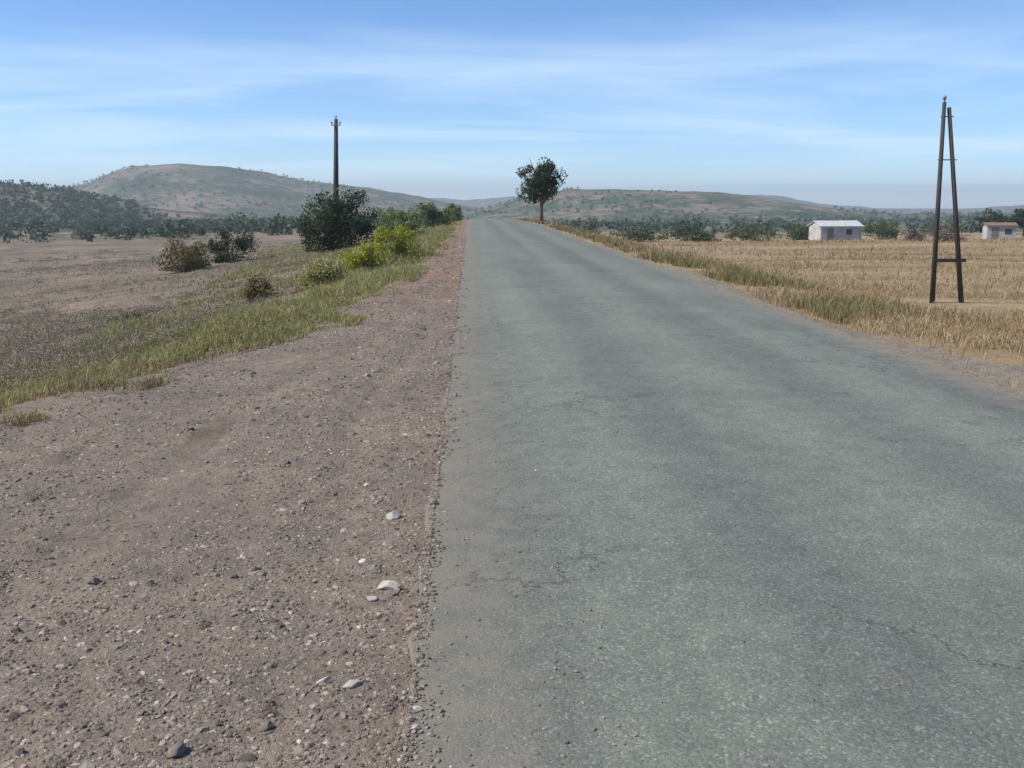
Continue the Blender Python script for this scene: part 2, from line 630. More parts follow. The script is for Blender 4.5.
# ------------------------------------------------------------------ GRAVEL SHOULDERS
def gravel_mat(name, dark, mid, light, tint, red=False):
    m, N, L, p = new_mat(name)
    g = N.new("ShaderNodeNewGeometry")
    pos = g.outputs["Position"]
    nw = noise(N, L, pos, 30, 3, 0.6)
    wv = N.new("ShaderNodeVectorMath")
    wv.operation = 'MULTIPLY_ADD'
    wv.inputs[1].default_value = (0.02, 0.02, 0.02)
    L.new(nw.outputs["Color"], wv.inputs[0])
    L.new(pos, wv.inputs[2])

    def stones(scale, thr):
        """sparse stones: colour, mask, height"""
        vo = N.new("ShaderNodeTexVoronoi")
        vo.inputs["Scale"].default_value = scale
        vo.inputs["Randomness"].default_value = 1.0
        L.new(wv.outputs[0], vo.inputs["Vector"])
        sc = N.new("ShaderNodeSeparateColor")
        L.new(vo.outputs["Color"], sc.inputs[0])
        col = ramp(N, [(0.0, dark), (0.45, mid), (0.88, light), (1.0, tuple(min(1, q * 1.6) for q in light))])
        L.new(sc.outputs[0], col.inputs[0])
        size = N.new("ShaderNodeMath")          # only some cells hold a stone, of varying size
        size.operation = 'MULTIPLY_ADD'
        L.new(sc.outputs[1], size.inputs[0])
        size.inputs[1].default_value = 1.0 / (1 - thr)
        size.inputs[2].default_value = -thr / (1 - thr)
        df = N.new("ShaderNodeMath")
        df.operation = 'MULTIPLY_ADD'
        L.new(size.outputs[0], df.inputs[0])
        df.inputs[1].default_value = 0.62
        neg = N.new("ShaderNodeMath")
        neg.operation = 'MULTIPLY'
        L.new(vo.outputs["Distance"], neg.inputs[0])
        neg.inputs[1].default_value = -1.0
        L.new(neg.outputs[0], df.inputs[2])
        msk = ramp(N, [(0.0, (0, 0, 0)), (0.08, (1, 1, 1))])
        L.new(df.outputs[0], msk.inputs[0])
        hgt = N.new("ShaderNodeMath")
        hgt.operation = 'MAXIMUM'
        L.new(df.outputs[0], hgt.inputs[0])
        hgt.inputs[1].default_value = 0.0
        return col.outputs[0], msk.outputs[0], hgt.outputs[0]

    nf = noise(N, L, pos, 160, 4, 0.75)
    n5 = noise(N, L, pos, 6.0, 6, 0.7)
    n1 = noise(N, L, pos, 0.9, 6, 0.62)
    sand = ramp(N, [(0.25, dark), (0.5, mid), (0.8, light)])
    L.new(nf.outputs["Fac"], sand.inputs[0])
    c = sand.outputs[0]
    c1, m1, h1 = stones(85, 0.25)
    c2, m2, h2 = stones(34, 0.55)
    c3, m3, h3 = stones(17, 0.86)
    c = mixrgb(N, L, m1, c, c1)
    c = mixrgb(N, L, m2, c, c2)
    c = mixrgb(N, L, m3, c, c3)
    r5 = ramp(N, [(0.32, (0.70, 0.69, 0.68)), (0.5, (1, 1, 1)), (0.7, (1.2, 1.19, 1.17))])
    L.new(n5.outputs["Fac"], r5.inputs[0])
    c = mixrgb(N, L, 0.85, c, r5.outputs[0], 'MULTIPLY')
    rr = ramp(N, [(0.33, (0.80, 0.80, 0.81)), (0.66, tint)])
    L.new(n1.outputs["Fac"], rr.inputs[0])
    c = mixrgb(N, L, 0.9, c, rr.outputs[0], 'MULTIPLY')
    # a stretch of redder soil some way up the road
    spz = N.new("ShaderNodeSeparateXYZ")
    L.new(pos, spz.inputs[0])
    rs_ = N.new("ShaderNodeMapRange")
    rs_.interpolation_type = 'SMOOTHSTEP'
    rs_.inputs[1].default_value = 13
    rs_.inputs[2].default_value = 22
    L.new(spz.outputs["Y"], rs_.inputs[0])
    rm_ = N.new("ShaderNodeMath")
    rm_.operation = 'MULTIPLY'
    L.new(rs_.outputs[0], rm_.inputs[0])
    rq = ramp(N, [(0.3, (0.35, 0.35, 0.35)), (0.6, (1, 1, 1))])
    L.new(n1.outputs["Fac"], rq.inputs[0])
    L.new(rq.outputs[0], rm_.inputs[1])
    c = mixrgb(N, L, rm_.outputs[0], c, (1.20, 0.97, 0.90), 'MULTIPLY') if red else c
    L.new(c, p.inputs["Base Color"])
    p.inputs["Roughness"].default_value = 0.95
    p.inputs["Specular IOR Level"].default_value = 0.12
    prev = None
    for hh_, dist, st in ((nf.outputs["Fac"], 0.006, 0.6), (h1, 0.012, 0.8), (h2, 0.03, 0.9), (h3, 0.05, 0.9), (n5.outputs["Fac"], 0.06, 0.7)):
        b = N.new("ShaderNodeBump")
        b.inputs["Strength"].default_value = st
        b.inputs["Distance"].default_value = dist
        L.new(hh_, b.inputs["Height"])
        if prev is not None:
            L.new(prev, b.inputs["Normal"])
        prev = b.outputs[0]
    L.new(prev, p.inputs["Normal"])
    return m


GRAV = gravel_mat("brown_gravel", (0.12, 0.098, 0.078), (0.215, 0.18, 0.147), (0.32, 0.275, 0.23), (1.16, 1.12, 1.06), True)
GRAV2 = gravel_mat("grey_gravel", (0.15, 0.128, 0.10), (0.255, 0.225, 0.178), (0.37, 0.33, 0.27), (1.1, 1.06, 1.02))


def shoulder_z(x, y, e):
    """surface of the left shoulder"""
    t = (-x + RX0) / np.maximum(e + RX0, 0.05)
    wob = 0.35 * fbm(y * 0.22, y * 0 + 2.0, 2)
    rut = sum(np.exp(-((x - c_ - wob - k_ * (y - 4)) / 0.13) ** 2) for c_, k_ in ((-0.85, 0.012), (-2.25, 0.10)))
    rut = rut * np.clip(0.6 + fbm(x * 0.5, y * 0.5 + 7, 2), 0.15, 1.2)
    return road_z(np.maximum(y, 0)) - 0.035 - 0.022 * rut * sstep(26, 14, y) + 0.05 * fbm(x * 0.9, y * 0.6, 3) * np.clip(t * 3, 0, 1) \
        + 0.012 * fbm(x * 7, y * 7, 2) - 0.16 * sstep(0.80, 1.08, t)


ys2 = np.concatenate([np.arange(-8, 16, 0.09), np.arange(16, 60, 0.5), np.arange(60, 220, 3)])
us2 = np.linspace(0, 1, 56)
rows = []
for y in ys2:
    e = float(shoulder_edge(y)) + 0.30 + 0.5 * float(fbm(y * 0.35, 12.0, 4)) * min(1, float(shoulder_edge(y)) / 2)
    xs = RX0 + 0.06 + (-e - RX0 - 0.06) * us2
    z = shoulder_z(xs, np.full_like(xs, y), e)
    rows.append(np.stack([xs, np.full_like(xs, y), z], -1))
SV = np.array(rows)
Fq = grid_faces(len(ys2), 56)[:, ::-1]
sh = mesh_obj("gravel_shoulder", SV.reshape(-1, 3), Fq.ravel(), np.full(len(Fq), 4), GRAV, smooth=True)
tag(sh, kind="structure")

def verge_w(y):
    y = np.asarray(y, float)
    return 0.50 + 1.35 * sstep(14.5, 10.0, y) + 0.35 * fbm(y * 0.35, y * 0 + 31.0, 4) + 0.5 * np.exp(-((y - 24) / 4) ** 2) - 0.2 * sstep(20, 50, y)


ys3 = np.concatenate([np.arange(-6, 30, 0.15), np.arange(30, 100, 1.0)])
rows = []
for y in ys3:
    wv = float(verge_w(y)) + 0.15
    xs = RX1 - 0.08 + (wv + 0.08) * np.linspace(0, 1, 14)
    t = np.linspace(0, 1, 14)
    z = road_z(max(y, 0)) - 0.03 + 0.015 * fbm(xs * 5, np.full_like(xs, y) * 5, 2) - 0.05 * t - 0.16 * sstep(0.7, 1.0, t)
    rows.append(np.stack([xs, np.full_like(xs, y), z], -1))
SV3 = np.array(rows)
Fq = grid_faces(len(ys3), 14)
sh2 = mesh_obj("gravel_verge", SV3.reshape(-1, 3), Fq.ravel(), np.full(len(Fq), 4), GRAV2, smooth=True)
tag(sh2, kind="structure")

# ------------------------------------------------------------------ loose gravel (uncountable)
phi = (1 + 5 ** 0.5) / 2
ICO_V = np.array([(-1, phi, 0), (1, phi, 0), (-1, -phi, 0), (1, -phi, 0), (0, -1, phi), (0, 1, phi), (0, -1, -phi), (0, 1, -phi),
                  (phi, 0, -1), (phi, 0, 1), (-phi, 0, -1), (-phi, 0, 1)]) / math.hypot(1, phi)
ICO_F = np.array([(0, 11, 5), (0, 5, 1), (0, 1, 7), (0, 7, 10), (0, 10, 11), (1, 5, 9), (5, 11, 4), (11, 10, 2), (10, 7, 6), (7, 1, 8),
                  (3, 9, 4), (3, 4, 2), (3, 2, 6), (3, 6, 8), (3, 8, 9), (4, 9, 5), (2, 4, 11), (6, 2, 10), (8, 6, 7), (9, 8, 1)])


def pebble_mat(name, stops):
    m, N, L, p = new_mat(name)
    g = N.new("ShaderNodeNewGeometry")
    rp = ramp(N, stops)
    L.new(g.outputs["Random Per Island"], rp.inputs[0])
    nn = noise(N, L, g.outputs["Position"], 120, 3)
    r2 = ramp(N, [(0.3, (0.78, 0.78, 0.78)), (0.7, (1.15, 1.15, 1.15))])
    L.new(nn.outputs["Fac"], r2.inputs[0])
    c = mixrgb(N, L, 1.0, rp.outputs[0], r2.outputs[0], 'MULTIPLY')
    L.new(c, p.inputs["Base Color"])
    p.inputs["Roughness"].default_value = 0.9
    p.inputs["Specular IOR Level"].default_value = 0.2
    return m


def pebbles(name, x, y, z, size, mat):
    n = len(x)
    jit = 1 + 0.32 * (rng.random((n, 12, 1)) - 0.5) * 2
    v = ICO_V[None] * jit
    sc = np.stack([0.7 + 0.7 * rng.random(n), 0.6 + 0.6 * rng.random(n), 0.38 + 0.45 * rng.random(n)], -1)
    v = v * sc[:, None, :] * (size * 0.5)[:, None, None]
    a = rng.random(n) * 2 * np.pi
    ca, sa = np.cos(a)[:, None], np.sin(a)[:, None]
    vx = v[..., 0] * ca - v[..., 1] * sa + x[:, None]
    vy = v[..., 0] * sa + v[..., 1] * ca + y[:, None]
    vz = v[..., 2] + (z + size * sc[:, 2] * 0.18)[:, None]
    Vv = np.stack([vx, vy, vz], -1).reshape(-1, 3)
    Ff = (ICO_F[None] + (np.arange(n) * 12)[:, None, None]).reshape(-1, 3)
    return mesh_obj(name, Vv, Ff.ravel(), np.full(len(Ff), 3), mat, smooth=False)


n = 90000
yy = (2.1 ** -0.6 + rng.random(n) * (48 ** -0.6 - 2.1 ** -0.6)) ** (1 / -0.6)
ee = shoulder_edge(yy)
xx = RX0 - (ee - 0.05) * rng.random(n)
xx = np.where(rng.random(n) < 0.018, RX0 + 0.20 * rng.random(n) ** 2.0 * (0.5 + fbm(yy * 1.3, yy * 0, 3)), xx)
cl = fbm(xx * 1.1, yy * 0.8, 4)
size = (0.006 + 0.017 * rng.random(n) ** 2.4 + 0.035 * rng.random(n) ** 2 * (rng.random(n) > 0.945)) * (1 + yy / 28)
keep = (xx / yy > -0.62) & (cl + 0.5 * rng.random(n) + 0.18 * (yy < 5) > 0.10)
xx, yy, ee, size = xx[keep], yy[keep], ee[keep], size[keep]
zz_ = np.where(xx > RX0 - 0.03, 0.004 + 0.05 * (1 - (2 * (xx - RX0) / 4.97 - 1) ** 2), shoulder_z(xx, yy, ee + 0.3)) - size * 0.16
PEB = pebble_mat("gravel_stones", [(0.0, (0.105, 0.085, 0.07)), (0.25, (0.185, 0.152, 0.125)), (0.7, (0.26, 0.218, 0.178)), (0.93, (0.35, 0.30, 0.25)), (1.0, (0.52, 0.47, 0.41))])
tag(pebbles("loose_gravel", xx, yy, zz_, size, PEB), kind="stuff")
# grit thrown over the asphalt, thickest along its edges
n = 3600
yy = 2.3 + 16 * rng.random(n) ** 1.6
q = rng.random(n)
xx = np.where(q < 0.62, RX0 + 0.75 * rng.random(n) ** 2.2, np.where(q < 0.82, RX1 - 0.7 * rng.random(n) ** 2, RX0 + 5 * rng.random(n)))
zc = 0.05 * (1 - (2 * (xx - RX0) / 4.97 - 1) ** 2)
size = 0.006 + 0.013 * rng.random(n) ** 2.5
tag(pebbles("road_grit", xx, yy, zc - 0.001, size, PEB), kind="stuff")


# a few larger stones one can single out
def stone(px, py, s, mat, label, seed):
    d = ray(px, py)
    t = CAMH / -d.z
    x, y = d.x * t, d.y * t
    e = float(shoulder_edge(y)) + 0.3
    z = float(shoulder_z(np.array([x]), np.array([y]), np.array([e]))[0])
    rs = np.random.default_rng(seed)
    # subdivide the icosahedron twice for a rounded, faceted stone
    v, f = [Vector(q_) for q_ in ICO_V], [tuple(q_) for q_ in ICO_F]
    for _ in range(2):
        mid, nf = {}, []
        def mp_(a, b):
            k = (min(a, b), max(a, b))
            if k not in mid:
                v.append(((v[a] + v[b]) / 2).normalized())
                mid[k] = len(v) - 1
            return mid[k]
        for a, b, c in f:
            ab, bc, ca = mp_(a, b), mp_(b, c), mp_(c, a)
            nf += [(a, ab, ca), (b, bc, ab), (c, ca, bc), (ab, bc, ca)]
        f = nf
    va = np.array([tuple(q_) for q_ in v])
    cuts = rs.normal(size=(14, 3))
    cuts /= np.linalg.norm(cuts, axis=1)[:, None]
    for cpl in cuts:
        dd = va @ cpl
        lim = 0.62 + 0.25 * rs.random()
        va = va - np.maximum(dd - (lim - 0.1), 0)[:, None] * cpl
    va = va * np.array([0.75, 0.55, 0.42]) * s
    o = mesh_obj("stone", va, np.array(f).ravel(), np.full(len(f), 3), mat, smooth=False)
    o.location = (x, y, z + 0.10 * s)
    o.rotation_euler = (0.2 * rs.random(), 0.2 * rs.random(), 6.28 * rs.random())
    return tag(o, label, "stone", "larger stones lying on the gravel shoulder")


PALE = simple_mat("pale_stone", (0.33, 0.295, 0.25), (0.56, 0.51, 0.45), 14, 0.9, 0.4)
GREY = simple_mat("brown_stone", (0.12, 0.10, 0.085), (0.24, 0.20, 0.17), 14, 0.9, 0.4)
stone(392, 512, 0.075, PALE, "pale stone beside the asphalt edge, the farther one", 1)
stone(388, 580, 0.085, PALE, "largest pale stone close to the asphalt edge, amid broken chips", 2)
stone(372, 592, 0.045, PALE, "small pale chip just left of the largest pale stone", 3)
stone(352, 676, 0.050, PALE, "pale stone low on the shoulder, nearest of the pale ones", 4)
stone(178, 742, 0.060, GREY, "dark brown stone at the bottom of the gravel shoulder", 5)
stone(92, 578, 0.070, GREY, "dark brown stone far out on the gravel, toward the weeds", 6)
stone(268, 715, 0.045, GREY, "small dark stone between pale stone and bottom stone", 7)


# ------------------------------------------------------------------ GRASS AND WEEDS
def blades(name, x, y, h, w, mat, lean=0.35, z=None, bend=0.3):
    n = len(x)
    z0 = ground_z(x, y) if z is None else z
    a = rng.random(n) * 2 * np.pi
    la = rng.random(n) * 2 * np.pi
    lm = lean * rng.random(n) ** 0.7
    ux, uy = np.cos(a) * w * 0.5, np.sin(a) * w * 0.5
    tx, ty = np.cos(la) * lm, np.sin(la) * lm
    mh = 0.55
    P = np.zeros((n, 5, 3))
    P[:, 0] = np.stack([x - ux, y - uy, z0 - 0.03], -1)
    P[:, 1] = np.stack([x + ux, y + uy, z0 - 0.03], -1)
    mx, my = x + tx * h * 0.35, y + ty * h * 0.35
    P[:, 2] = np.stack([mx + ux * 0.75, my + uy * 0.75, z0 + h * mh], -1)
    P[:, 3] = np.stack([mx - ux * 0.75, my - uy * 0.75, z0 + h * mh], -1)
    P[:, 4] = np.stack([x + tx * h * (1 + bend), y + ty * h * (1 + bend), z0 + h * (1 - 0.3 * lm)], -1)
    b = (np.arange(n) * 5)[:, None]
    q = np.concatenate([b + np.array([[0, 1, 2, 3]]), b + np.array([[3, 2, 4]])], 1)   # 4 + 3 loops
    sizes = np.tile([4, 3], n)
    o = mesh_obj(name, P.reshape(-1, 3), q.ravel(), sizes, mat)
    return tag(o, kind="stuff")


DRY = leaf_mat("dry_grass", (0.17, 0.118, 0.056), (0.36, 0.265, 0.142), (0.54, 0.43, 0.262), 0.2, 0.25)
OLV = leaf_mat("verge_weeds", (0.095, 0.092, 0.042), (0.22, 0.198, 0.09), (0.38, 0.315, 0.155), 0.25, 0.35)
GRN = leaf_mat("yellow_green_grass", (0.175, 0.185, 0.065), (0.33, 0.325, 0.125), (0.50, 0.46, 0.22), 0.3, 0.5)
GRY = leaf_mat("dead_scrub", (0.13, 0.118, 0.08), (0.26, 0.228, 0.162), (0.40, 0.345, 0.25), 0.15, 0.15)


def wedge(n, y0, y1, p, x_fn):
    """random points, y drawn with density falling as 1/y^p"""
    u = rng.random(n)
    if abs(p - 1) < 1e-6:
        y = y0 * (y1 / y0) ** u
    else:
        k = 1 - p
        y = (y0 ** k + u * (y1 ** k - y0 ** k)) ** (1 / k)
    return x_fn(y), y


# right: dry field
def xr(y):
    lo = np.full_like(y, RX1 + 0.25)
    hi = np.maximum(0.64 * y, lo + 0.5)
    return lo + (hi - lo) * rng.random(len(y))


x, y = wedge(150000, 6, 150, 1.25, xr)
s = x - RX1
den = fbm(x * 0.22, y * 0.5, 4) + 0.4 * fbm(x * 1.5, y * 1.5, 2)
band = fbm(x * 0.035 + y * 0.02, y * 0.16 - x * 0.03, 3)
keep = (den + 0.9 * band + rng.random(len(x)) * 0.9 > 0.22) & (rng.random(len(x)) < np.clip((s - verge_w(y) + 0.25) / 1.0, 0.02, 1))
x, y, den = x[keep], y[keep], den[keep]
hh = (0.03 + 0.20 * rng.random(len(x)) ** 2.6) * (0.8 + 2.2 * np.maximum(den, 0)) * (1 + y / 160)
ww = 0.004 + 0.00055 * y * (0.7 + 0.6 * rng.random(len(x)))
blades("dry_grass", x, y, hh, ww, DRY, 1.15)


# taller darker weeds along the right-hand road edge
def xr2(y):
    return RX1 + 0.2 + verge_w(y) * 0.7 + np.abs(rng.normal(size=len(y))) * (0.9 + 0.02 * y)


x, y = wedge(26000, 6, 110, 1.0, xr2)
den = fbm(x * 0.55, y * 0.45 + 40, 3)
keep = (den > 0.10) & (rng.random(len(x)) < np.clip((x - RX1 - verge_w(y) + 0.15) / 0.4, 0.03, 1))
x, y, den = x[keep], y[keep], den[keep]
hh = (0.10 + 0.22 * rng.random(len(x))) * (0.5 + 1.8 * den)
ww = 0.005 + 0.0006 * y
blades("verge_weeds", x, y, hh, ww, OLV, 0.7)


# left: weeds along the edge of the shoulder and down the slope
def xl(y):
    return -(shoulder_edge(y) - 0.7 * np.minimum(1, 12 / y) + 6.0 * rng.random(len(y)) ** 1.4 * (0.6 + y / 40))


x, y = wedge(150000, 5.5, 95, 1.15, xl)
keep = (x / y > -0.68)
x, y = x[keep], y[keep]
d = -x - shoulder_edge(y) + 0.9 * fbm(x * 0.6 + 3, y * 0.6, 3) * np.minimum(1, 14 / y)
den = 0.8 * fbm(x * 0.45, y * 0.35 + 9, 4) + 0.7 * fbm(x * 1.9, y * 1.9, 3)
keep = den + 0.35 * rng.random(len(x)) > 0.38 - 0.40 * sstep(-0.7, 1.1, d)
x, y, den, d = x[keep], y[keep], den[keep], d[keep]
hh = (0.06 + 0.24 * rng.random(len(x)) ** 1.5) * (0.45 + 1.5 * np.clip(den, 0, 1)) * (0.55 + 0.6 * sstep(-0.3, 1.5, d))
ww = 0.005 + 0.0006 * y
pick = 0.10 + 0.5 * fbm(x * 0.25 + 5, y * 0.2, 3) + 0.6 * fbm(x * 1.3 + 5, y * 1.1, 3) + 0.5 * (rng.random(len(x)) - 0.5) + 0.006 * (y - 22)
blades("yellow_green_grass", x[pick > 0.06], y[pick > 0.06], hh[pick > 0.06], ww[pick > 0.06], GRN, 0.8)
k2 = (pick <= 0.06) & (pick > -0.12)
blades("olive_grass", x[k2], y[k2], hh[k2], ww[k2], OLV, 0.8)
k2 = pick <= -0.12
blades("straw_grass", x[k2], y[k2], hh[k2], ww[k2], DRY, 0.9)


# grey dead scrub on the slope below
def xl2(y):
    return -(shoulder_edge(y) + 3 + (0.66 * y - 3).clip(2) * rng.random(len(y)))


x, y = wedge(70000, 14, 120, 1.0, xl2)
den = fbm(x * 0.18, y * 0.16 + 3, 4)
keep = (den + 0.5 * rng.random(len(x)) > 0.12) & (x / y > -0.68)
x, y = x[keep], y[keep]
thin = rng.random(len(x)) < 0.30
x, y = x[thin], y[thin]
blades("dead_stalks", x, y, 0.06 + 0.18 * rng.random(len(x)) ** 2, 0.010 + 0.0006 * y, GRY, 1.3)


# ------------------------------------------------------------------ TREES AND BUSHES
BARK = simple_mat("bark", (0.07, 0.055, 0.042), (0.17, 0.14, 0.11), 9, 0.95, 0.6, (1, 1, 0.25))
DARKLEAF = leaf_mat("dark_green_leaves", (0.016, 0.030, 0.013), (0.034, 0.058, 0.022), (0.07, 0.10, 0.036), 0.18)
MIDLEAF = leaf_mat("mid_green_leaves", (0.035, 0.055, 0.022), (0.075, 0.105, 0.04), (0.135, 0.165, 0.065), 0.22)
BRIGHTLEAF = leaf_mat("green_scrub_leaves", (0.09, 0.125, 0.045), (0.17, 0.215, 0.08), (0.27, 0.31, 0.125), 0.25)
YELLEAF = leaf_mat("yellow_broom_leaves", (0.17, 0.20, 0.02), (0.33, 0.36, 0.04), (0.50, 0.48, 0.08), 0.3)
OLIVELEAF = leaf_mat("olive_brown_leaves", (0.06, 0.055, 0.022), (0.135, 0.115, 0.04), (0.23, 0.19, 0.07), 0.2)
BROWNLEAF = leaf_mat("brown_twigs", (0.07, 0.05, 0.04), (0.14, 0.105, 0.085), (0.22, 0.17, 0.135), 0.1)


def crown_cards(cen, rx, ry, rz, n, leaf, clumps, seed, flat=0.0, shell=0.75, lump=0.30, half=False):
    """leaf-sized faces gathered in clumps through an ellipsoid; returns verts, quads"""
    rs = np.random.default_rng(seed)
    d = rs.normal(size=(clumps, 3))
    d /= np.linalg.norm(d, axis=1)[:, None]
    rr_ = shell * rs.random(clumps) ** 0.4 * (0.82 + 0.36 * rs.random(clumps))
    cc = d * rr_[:, None]
    cc[:, 2] = np.where(cc[:, 2] < 0, cc[:, 2] * (1 - flat), cc[:, 2])
    cs = lump * (0.55 + 0.75 * rs.random(clumps))
    k = rs.integers(0, clumps, n)
    e = rs.normal(size=(n, 3))
    e /= np.linalg.norm(e, axis=1)[:, None]
    e *= (rs.random(n) ** 0.45)[:, None]
    p = (cc[k] + e * cs[k][:, None]) * np.array([rx, ry, rz]) + np.array(cen)
    if half:
        zf = p[:, 2] - 0.05
        p[:, 2] = np.where(zf < 0, -0.7 * zf, zf) + 0.05
    nrm = rs.normal(size=(n, 3)) + np.array([0, 0, 0.6]) + e * 0.8
    nrm /= np.linalg.norm(nrm, axis=1)[:, None]
    t = np.cross(nrm, rs.normal(size=(n, 3)))
    t /= np.linalg.norm(t, axis=1)[:, None]
    b = np.cross(nrm, t)
    L_ = (leaf * (0.6 + 0.8 * rs.random(n)))[:, None]
    W_ = L_ * 0.5
    v = np.stack([p - t * L_ * 0.5, p + b * W_ * 0.5, p + t * L_ * 0.5, p - b * W_ * 0.5], 1)
    f = (np.arange(n) * 4)[:, None] + np.arange(4)[None]
    return v.reshape(-1, 3), f


def tree(name, x, y, h, w, label, leafm, seed, n=4500, leaf=0.2, trunk_h=0.25, clumps=60, group=None, cat="tree",
         trunk_name="trunk", z=None, depth=None, lump=0.30, shell=0.78, flat=0.1, limbs=7, tr=None, barkm=None, sink=0.0, half=False):
    rs = np.random.default_rng(seed + 99)
    z0 = (gz(x, y) if z is None else z) - 0.05 - sink
    root = empty(name, (x, y, z0), label, cat, group)
    ch = h * (1 - trunk_h) * 0.5
    cz = h * trunk_h + ch
    if half:
        ch, cz = h * 0.62, h * 0.36
    depth = depth or w
    v, f = crown_cards((0, 0, cz), w * 0.5, depth * 0.5, ch, n, leaf, clumps, seed, flat, shell, lump, half)
    v[:, 2] = np.maximum(v[:, 2], 0.06)
    mesh_obj("crown", v, f.ravel(), np.full(len(f), 4), leafm, root)
    m = MB()
    tr = tr or h * 0.028
    kx, ky = rs.normal(size=2) * 0.03 * h
    top = (kx, ky, h * 0.72)
    m.tube([(0, 0, -0.15), (kx * 0.2, ky * 0.3, h * 0.15), (kx * 0.7, ky * 0.7, h * 0.42), top], [tr * 1.5, tr, tr * 0.75, tr * 0.25], 8)
    for i in range(limbs):
        a = 2 * math.pi * (i + 0.5 * rs.random()) / limbs
        s0 = 0.25 + 0.35 * rs.random() if trunk_h > 0.12 else 0.05 + 0.3 * rs.random()
        b0 = Vector((kx * s0, ky * s0, h * s0))
        ln = 0.36 * w * (0.6 + 0.5 * rs.random())
        e_ = b0 + Vector((math.cos(a) * ln, math.sin(a) * ln, h * (0.16 + 0.2 * rs.random())))
        mid = (b0 + e_) / 2 + Vector((0, 0, -0.03 * h))
        m.tube([b0, mid, e_], [tr * 0.5, tr * 0.33, tr * 0.12], 6)
    m.build(trunk_name, barkm or BARK, root, True)
    return root


# low grey scrub down the left slope, too many and too matted to count
def mounds(name, xs, ys, ws, hs, mat, seed, per, leaf):
    vs_, fs_, b_ = [], [], 0
    zs_ = ground_z(xs, ys)
    for i in range(len(xs)):
        v, f = crown_cards((xs[i], ys[i], zs_[i] + hs[i] * 0.25), ws[i] * 0.5, ws[i] * 0.5, hs[i] * 0.7, per, leaf * (1 + ys[i] / 60), 6, seed + i, 0.3, 0.9, 0.45)
        vs_.append(v)
        fs_.append(f + b_)
        b_ += len(v)
    v, f = np.concatenate(vs_), np.concatenate(fs_)
    return tag(mesh_obj(name, v, f.ravel(), np.full(len(f), 4), mat), kind="stuff")


x, y = wedge(5200, 13, 130, 0.9, xl2)
den = fbm(x * 0.16, y * 0.13 + 3, 4)
keep = (den + 0.12 * rng.random(len(x)) > 0.07) & (x / y > -0.62)
x, y = x[keep], y[keep]
w_ = 0.4 + 1.3 * rng.random(len(x)) ** 2
mounds("dead_scrub", x, y, w_ * (1 + y / 90), (0.12 + 0.28 * rng.random(len(x)) ** 1.5) * (0.6 + 0.5 * w_), GRY, 5000, 120, 0.026)
x, y = wedge(1500, 9, 70, 0.9, xl)
den = fbm(x * 0.3 + 8, y * 0.2 + 3, 4)
keep = (den + 0.3 * rng.random(len(x)) > 0.12) & (x / y > -0.62) & (-x - shoulder_edge(y) > 0.25)
x, y = x[keep], y[keep]
w_ = 0.2 + 0.5 * rng.random(len(x)) ** 2
mounds("low_weeds", x, y, w_ * (1 + y / 60), (0.10 + 0.22 * rng.random(len(x)) ** 1.5), OLV, 15000, 80, 0.026)

# dark roadside tree in front of the left-hand pole
p = at(337, 252, 61.5)
tree("broadleaf_tree", p.x, 61.5, 4.3, 5.3, "dense dark green round tree in front of the wooden pole, left of road", DARKLEAF, 3, 11000, 0.17, 0.0, 90,
     lump=0.28, shell=0.84, limbs=9, flat=0.0, half=True)
# tree at the crest
p = at(541, 224, 78)
tree("roadside_tree", p.x, 78, 5.4, 4.2, "lone dark green tree with bare trunk at the far end of the road", DARKLEAF, 8, 6500, 0.20, 0.20, 46,
     lump=0.30, shell=0.8, limbs=7)
# bushes on the left slope
def bush(name, px, py, Y, wpx, hpx, label, mat, seed, n=2500, leaf=0.12, group=None, **kw):
    q = at(px, py, Y)
    w = wpx * Y / F
    h = hpx * Y / F
    return tree(name, q.x, Y, h, w, label, mat, seed, n, leaf, 0.03, kw.pop("clumps", 22), group, "bush", "stems", limbs=8, tr=h * 0.02,
                flat=0.0, half=True, lump=kw.pop('lump', 0.36), **kw)


bush("olive_bush", 187, 282, 62, 62, 42, "olive brown bush on the slope, left of the dark bush", OLIVELEAF, 21, 4200, 0.16)
bush("dark_bush", 234, 278, 66, 56, 36, "low dark green bush right of the olive brown bush", DARKLEAF, 22, 3400, 0.16)
bush("small_bush", 258, 322, 26, 36, 30, "small olive bush alone in the yellow weeds by the gravel", OLIVELEAF, 23, 2600, 0.06)
bush("weed_clump", 130, 330, 24, 46, 18, "low olive weed clump on the slope edge", OLIVELEAF, 27, 2000, 0.06)
bush("broom_bush", 398, 278, 33, 52, 46, "bright yellow green broom bush nearest the gravel shoulder", YELLEAF, 24, 4200, 0.08)
bush("broom_bush", 364, 288, 30, 50, 34, "low yellow green broom bush left of the brightest broom", YELLEAF, 25, 3200, 0.08)
bush("broom_bush", 322, 308, 26, 66, 34, "spreading olive yellow broom below the dark tree", GRN, 26, 3600, 0.08)
bush("green_shrub", 408, 246, 62, 46, 36, "rounded green shrub right of the dark tree", BRIGHTLEAF, 31, 3600, 0.16)
bush("green_shrub", 434, 240, 78, 46, 33, "spreading green shrub close to the road's left edge", BRIGHTLEAF, 32, 3600, 0.18)
bush("green_shrub", 392, 237, 95, 46, 30, "green shrub behind the others, next to the dark tree", BRIGHTLEAF, 33, 3000, 0.22)
bush("green_shrub", 452, 231, 105, 26, 22, "small far green shrub where the road vanishes", BRIGHTLEAF, 34, 2200, 0.24)
